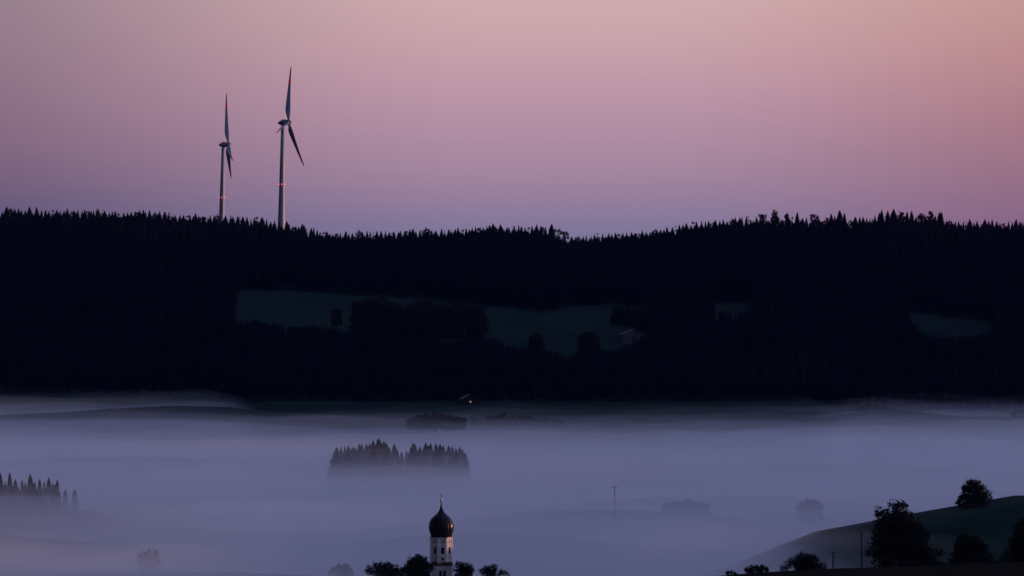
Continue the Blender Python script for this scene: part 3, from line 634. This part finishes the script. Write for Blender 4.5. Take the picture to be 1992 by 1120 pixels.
# octagonal belfry, eight wall panels with a real arched opening each
R8 = 135*KX; AP = R8*math.cos(math.pi/8); SW = 2*R8*math.sin(math.pi/8)
z0, z1 = zc(962), zc(655)
wz0, wz1 = zc(852), zc(764); ww = .46
def arch_pts(w, zb, zs, n=8):
    return [(-w, zb)]+[(w*math.cos(math.pi-math.pi*i/n), zs+w*math.sin(math.pi-math.pi*i/n)) for i in range(n+1)]+[(w, zb)]
wall = MB(); jamb = []
def face_T(a, r): return Matrix.Rotation(a, 4, 'Z') @ Matrix.Translation((0,-r,0))
def arched_wall(mb, T, hw, zb, zt, w, wb, ws, depth=.28):
    n = 8
    q = lambda x, z, y=0: (x, y, z)
    mb.add([q(-hw,zb),q(-w,zb),q(-w,zt),q(-hw,zt)], [(0,1,2,3)], T)
    mb.add([q(w,zb),q(hw,zb),q(hw,zt),q(w,zt)], [(0,1,2,3)], T)
    mb.add([q(-w,zb),q(w,zb),q(w,wb),q(-w,wb)], [(0,1,2,3)], T)
    ap = [(w*math.cos(math.pi-math.pi*i/n), ws+w*math.sin(math.pi-math.pi*i/n)) for i in range(n+1)]
    for i in range(n): mb.add([q(*ap[i]),q(*ap[i+1]),q(ap[i+1][0],zt),q(ap[i][0],zt)], [(0,1,2,3)], T)
    pr = [(-w,wb)]+ap+[(w,wb)]
    for i in range(len(pr)):
        a, b = pr[i], pr[(i+1) % len(pr)]
        mb.add([q(*a),q(*b),q(*b,depth),q(*a,depth)], [(3,2,1,0)], T)
def arch_panel(mb, T, w, wb, ws, y):
    pr = arch_pts(w, wb, ws); mb.add([(x,y,z) for x, z in pr], [tuple(range(len(pr)))], T)
def arch_band(mb, T, w, wb, ws, t, y0, y1):
    a = arch_pts(w, wb, ws); b = arch_pts(w+t, wb, ws); n = len(a)
    vs = [(x,y0,z) for x,z in a]+[(x,y0,z) for x,z in b]+[(x,y1,z) for x,z in a]+[(x,y1,z) for x,z in b]; fs = []
    for i in range(n-1):
        fs += [(i,i+1,n+i+1,n+i)[::-1], (n+i,n+i+1,3*n+i+1,3*n+i)[::-1], (2*n+i,2*n+i+1,i+1,i)[::-1]]
    mb.add(vs, fs, T)
ROT = math.radians(8.5)
for k in range(8):
    T = face_T(ROT+k*math.pi/4, AP)
    arched_wall(wall, T, SW/2, z0, z1, ww, wz0, wz1-ww)
belfry = wall.build('belfry', M['plaster'], ch)
for k in range(8):
    T = face_T(ROT+k*math.pi/4, AP)
    w_ = MB(); arch_panel(w_, T, ww+.02, wz0-.02, wz1-ww, .24)
    for j in range(7):
        zz = wz0+.12+j*.19; w_.box(-ww,ww,.10,.2,zz,zz+.035,T)
    wo = w_.build('window', M['louvre'], belfry)
    f_ = MB(); arch_band(f_, T, ww, wz0, wz1-ww, .13, -.07, .0); f_.box(-ww-.2,ww+.2,-.1,.0,wz0-.14,wz0,T); f_.build('window_frame', M['trim'], belfry)
    c = MB(); Tc = T @ Matrix.Translation((0,0,zc(703))) @ Matrix.Rotation(math.radians(90),4,'X')
    c.lathe([(0,.2),(.03,.2)], 12, Tc).build('round_vent', M['louvre'], belfry)
    # moulded belt that swings up over the window
    h = MB(); n = 10
    for i in range(n):
        xa = -SW/2+SW*i/n; xb = -SW/2+SW*(i+1)/n
        f1 = lambda x: zc(745)+.34*math.exp(-(x/.42)**2)
        h.add([(xa,-.09,f1(xa)),(xb,-.09,f1(xb)),(xb,-.09,f1(xb)+.16),(xa,-.09,f1(xa)+.16),(xa,0,f1(xa)),(xb,0,f1(xb)),(xb,0,f1(xb)+.16),(xa,0,f1(xa)+.16)], [(0,1,2,3),(3,2,6,7),(1,0,4,5)], T)
    h.build('moulding', M['trim'], belfry)
    if k % 2 == 0:
        Tk = T @ Matrix.Translation((0,0,zc(908))) @ Matrix.Rotation(math.radians(90),4,'X')
        ck = MB().lathe([(0,.70),(.06,.70),(.09,.64)], 28, Tk).build('clock', M['trim'], ch)
        MB().lathe([(.092,.50),(.105,.50)], 28, Tk).build('dial', M['clock'], ck)
        hd = MB(); hd.box(-.02,.02,.0,.42,.107,.12,Tk); hd.box(-.25,.02,-.02,.02,.107,.12,Tk); hd.build('clock_hands', M['gold'], ck)
# corner pilasters
for k in range(8):
    a = ROT+math.pi/8+k*math.pi/4
    T = Matrix.Rotation(a,4,'Z') @ Matrix.Translation((0,-R8,0))
    MB().box(-.17,.17,-.05,.12,z0,z1-.02,T).build('pilaster', M['trim'], ch)
MB().lathe([(z1-.16,R8+.05),(z1-.08,R8+.16),(z1,R8+.2),(z1+.05,R8+.2)], 8, None, ROT+math.pi/8).build('cornice', M['trim'], ch)
# square shaft
TS = Matrix.Translation((.2,0,0)) @ Matrix.Rotation(math.radians(3),4,'Z')
hs = 2.48; zs1 = zc(984)
sh = MB()
for k in range(4):
    T = TS @ Matrix.Rotation(k*math.pi/2,4,'Z') @ Matrix.Translation((0,-hs,0))
    for sx in (-1,1):
        T2 = T @ Matrix.Translation((sx*.52+ (.0),0,0))
        # twin openings: narrow wall strip around each
        arched_wall(sh, T2, .52, zc(1210), zs1, .34, zc(1150), zc(1065))
    sh.box(-hs,-1.04,0,.05,zc(1210),zs1,T); sh.box(1.04,hs,0,.05,zc(1210),zs1,T)
sh.box(-hs,hs,-hs,hs,-1,zc(1210)-.002,TS)
shaft = sh.build('shaft', M['plaster'], ch)
for k in range(4):
    T = TS @ Matrix.Rotation(k*math.pi/2,4,'Z') @ Matrix.Translation((0,-hs,0))
    for sx in (-1,1):
        T2 = T @ Matrix.Translation((sx*.52,0,0)); w_ = MB(); arch_panel(w_, T2, .36, zc(1150)-.02, zc(1065), .24)
        for j in range(9): w_.box(-.34,.34,.1,.2,zc(1150)+.15+j*.2,zc(1150)+.18+j*.2,T2)
        w_.build('window', M['louvre'], shaft)
rf = MB(); a = hs+.22; zt = zc(938); o_ = R8+.03
vs = [(-a,-a,zs1),(a,-a,zs1),(a,a,zs1),(-a,a,zs1),(-a,-a,zs1-.12),(a,-a,zs1-.12),(a,a,zs1-.12),(-a,a,zs1-.12)]
rf.add(vs, [(0,1,5,4)[::-1],(1,2,6,5)[::-1],(2,3,7,6)[::-1],(3,0,4,7)[::-1],(4,5,6,7)[::-1]], TS)
oc = [(o_*math.sin(ROT+math.pi/8+k*math.pi/4), -o_*math.cos(ROT+math.pi/8+k*math.pi/4)) for k in range(8)]
pts8 = [Vector((x,-y*1,0)) for x, y in oc]
sq = [TS @ Vector(v) for v in vs[:4]]
# skirt: each octagon edge joined to the square corner / edge
ring8 = [Vector((o_*math.cos(t_), o_*math.sin(t_), zc(962)+.12+.28)) for t_ in [ROT-math.pi/2-math.pi/8+k*math.pi/4 for k in range(8)]]
n0 = len(rf.v); rf.v += [tuple(p) for p in sq]+[tuple(p) for p in ring8]
q0 = lambda i: n0+i; q8 = lambda i: n0+4+i % 8
fk = [(q0(0),q0(1),q8(1),q8(0)), (q0(1),q8(2),q8(1)), (q0(1),q0(2),q8(3),q8(2)), (q0(2),q8(4),q8(3)), (q0(2),q0(3),q8(5),q8(4)), (q0(3),q8(6),q8(5)), (q0(3),q0(0),q8(7),q8(6)), (q0(0),q8(0),q8(7))]
rf.f += fk; rf.mi += [0]*len(fk)
rf.build('skirt_roof', M['rooftile'], ch)

# ------------------------------------------------------------------ far buildings
def house(px, d, w, l, h, hr, rz, label, wallm, windows, name='farmhouse', cat='house', lit=None, lift=0):
    x = px2x(px, d); g = G(x, d)+lift; r = empty(name, (x, d, g), math.radians(rz)); tag(r, label, cat)
    b = MB(); b.box(-w/2,w/2,-l/2,l/2,-2,h); b.add([(-w/2,-l/2,h),(w/2,-l/2,h),(0,-l/2,h+hr),(-w/2,l/2,h),(w/2,l/2,h),(0,l/2,h+hr)], [(0,1,2),(5,4,3)]); b.build('wall', wallm, r)
    ro = MB(); e = .6; s = hr/(w/2)
    for sx in (-1,1):
        p = [(0,-l/2-e,h+hr+.02),(sx*(w/2+e),-l/2-e,h-e*s+.02),(sx*(w/2+e),l/2+e,h-e*s+.02),(0,l/2+e,h+hr+.02)]
        ro.add(p+[(q[0],q[1],q[2]+.28) for q in p], [(0,1,2,3),(7,6,5,4),(0,4,5,1),(1,5,6,2),(2,6,7,3)])
    ro.build('roof', M['rooftile'], r)
    for i, (wx, wz, s_, hh) in enumerate(windows):
        MB().box(wx-s_/2,wx+s_/2,-l/2-.06,-l/2+.02,wz,wz+hh).build('window', M['glass'] if lit is None or i not in lit else lit[i], r)
    return r
house(1230, 3452, 13.5, 20, 4.2, 2.6, 4, 'pale barn with low gable at the right end of the meadow', M['barnwall'], [(-3.5,1.2,1.2,1.0),(3.5,1.2,1.2,1.0),(0,0,3,3.0)], 'barn', 'barn')
house(912, 3146, 8, 11, 3.0, 2.4, 8, 'small dark farmhouse with one lit window below the forest', M['louvre'], [(.2,1.2,.8,.8),(-2.4,1.2,.8,.9),(2.6,1.2,.8,.9)], lit={0: M['warmlamp']})
house(1265, 3560, 6, 9, 5.5, 2.2, 0, 'small house with dim lit stairwell window beside dark trees', M['louvre'], [(0,4.0,.7,2.0),(-1.9,1.2,.8,1.0),(1.9,1.2,.8,1.0)], lit={0: M['dimlamp']}, lift=2)
house(1989, 3080, 10, 12, 3.4, 2.0, 3, 'low pale farmhouse at the right edge above the fog', M['whitewall'], [(-3,1.1,1,1.2),(-.6,1.1,1,1.2),(2.2,1.1,1,1.2)])

# ------------------------------------------------------------------ valley fog (real volume lying in the valley)
def vol(name, dens, col, ani=0.0):
    m = bpy.data.materials.new(name); m.use_nodes = True; t = m.node_tree; t.nodes.clear()
    o = t.nodes.new('ShaderNodeOutputMaterial'); v = t.nodes.new('ShaderNodeVolumePrincipled')
    v.inputs['Density'].default_value = dens; v.inputs['Color'].default_value = (*col, 1); v.inputs['Anisotropy'].default_value = ani
    t.links.new(v.outputs[0], o.inputs['Volume']); return m
def fbm(x, y, s, seed, octv=3):
    out_ = np.zeros(x.shape); it = np.nditer([x, y], flags=['multi_index'])
    for a, b in it:
        out_[it.multi_index] = mnoise.fractal(Vector((float(a)/s[0]+seed, float(b)/s[1]-seed, seed*1.7)), 1.0, 2.0, octv)
    return out_
def fog_top(x, d, seed, amp, pocket=1.0):
    px = 996+F*x/d
    z = np.full(x.shape, -68.0) + (.9+1.7*sm(-140,-85,x))*sm(1620,1800,d)*(1-sm(2350,2650,d))
    z -= 8.5*np.exp(-((x+15)/48)**2)*(1-sm(1425,1600,d))
    z -= 3.2*sm(45,95,x)*(1-sm(1460,1580,d))
    z += pocket*np.interp(d, [3060,3150,3300,3400], [0,1.2,1.2,0])*(1-sm(420,500,px))
    z += pocket*np.interp(d, [3100,3150,3260,3330], [0,1.2,1.2,0])*sm(1600,1660,px)
    z -= 5.5*sm(2720,3080,d)*(sm(420,520,px)*(1-.6*sm(1600,1700,px)))
    z += amp*fbm(x, d, (95,130), seed) + .4*amp*fbm(x, d, (30,55), seed+9, 2)
    return z
def fog_body(name, d0, d1, hw, sx, sdp, dens, col, lift, seed, amp, label):
    fx = np.unique(np.concatenate([np.arange(-hw, hw+1, sx), [-1400,-1000,-700,700,1000,1400]])); fd = np.arange(d0, d1+1, sdp)
    A, B = np.meshgrid(fx, fd); T_ = fog_top(A, B, seed, amp, 1.0 if dens < .002 else .15)+lift
    nx_, ny_ = len(fx), len(fd); i_ = np.arange(nx_*ny_).reshape(ny_, nx_); nn = nx_*ny_
    v = np.concatenate([np.stack([A,B,T_],-1).reshape(-1,3), np.stack([A,B,np.full(A.shape,-112.0)],-1).reshape(-1,3)])
    top = np.stack([i_[:-1,:-1],i_[:-1,1:],i_[1:,1:],i_[1:,:-1]],-1).reshape(-1,4)
    bot = top[:,::-1]+nn
    def side(r): return np.stack([r[:-1]+nn, r[1:]+nn, r[1:], r[:-1]], -1)
    sides = np.concatenate([side(i_[0,:]), side(i_[-1,::-1]), side(i_[::-1,0]), side(i_[:,-1])])
    me = mesh_np(name, v, np.concatenate([top, bot, sides]))
    return tag(link(name, me, vol(name, dens, col)), label, name, kind='stuff')
FC = (.98,.98,.985)
fog_body('fog', 960, 3400, 420, 12, 14, .0036, FC, -5.5, 3.3, 3.4, 'densest fog lying lowest in the valley')
fog_body('fog', 966, 3396, 423, 13, 15, .0026, FC, -2.4, 5.7, 3.8, 'upper part of the valley fog, above the densest layer')
fog_body('mist', 972, 3392, 426, 14, 16, .0016, FC, .2, 8.1, 4.2, 'light mist over the valley fog, its lower layer')
fog_body('mist', 978, 3388, 429, 16, 18, .0009, FC, 2.8, 12.4, 4.6, 'thinner mist over the light mist in the valley')
fog_body('mist', 984, 3384, 432, 16, 18, .0005, FC, 5.4, 17.9, 5.0, 'thin upper mist fading towards the forest foot')
fog_body('mist', 990, 3380, 435, 18, 20, .0003, FC, 8.4, 23.2, 5.0, 'faintest top veil of mist above the valley')

# ------------------------------------------------------------------ thin blue air over the whole country
hz = MB(); hz.box(-14100,14100,-4100,20100,-114,215)
hm = vol('haze_air', 5e-6, (.07,.16,.85))
tag(hz.build('haze', hm), 'faint blue haze in the air over the valley', 'haze', kind='stuff')
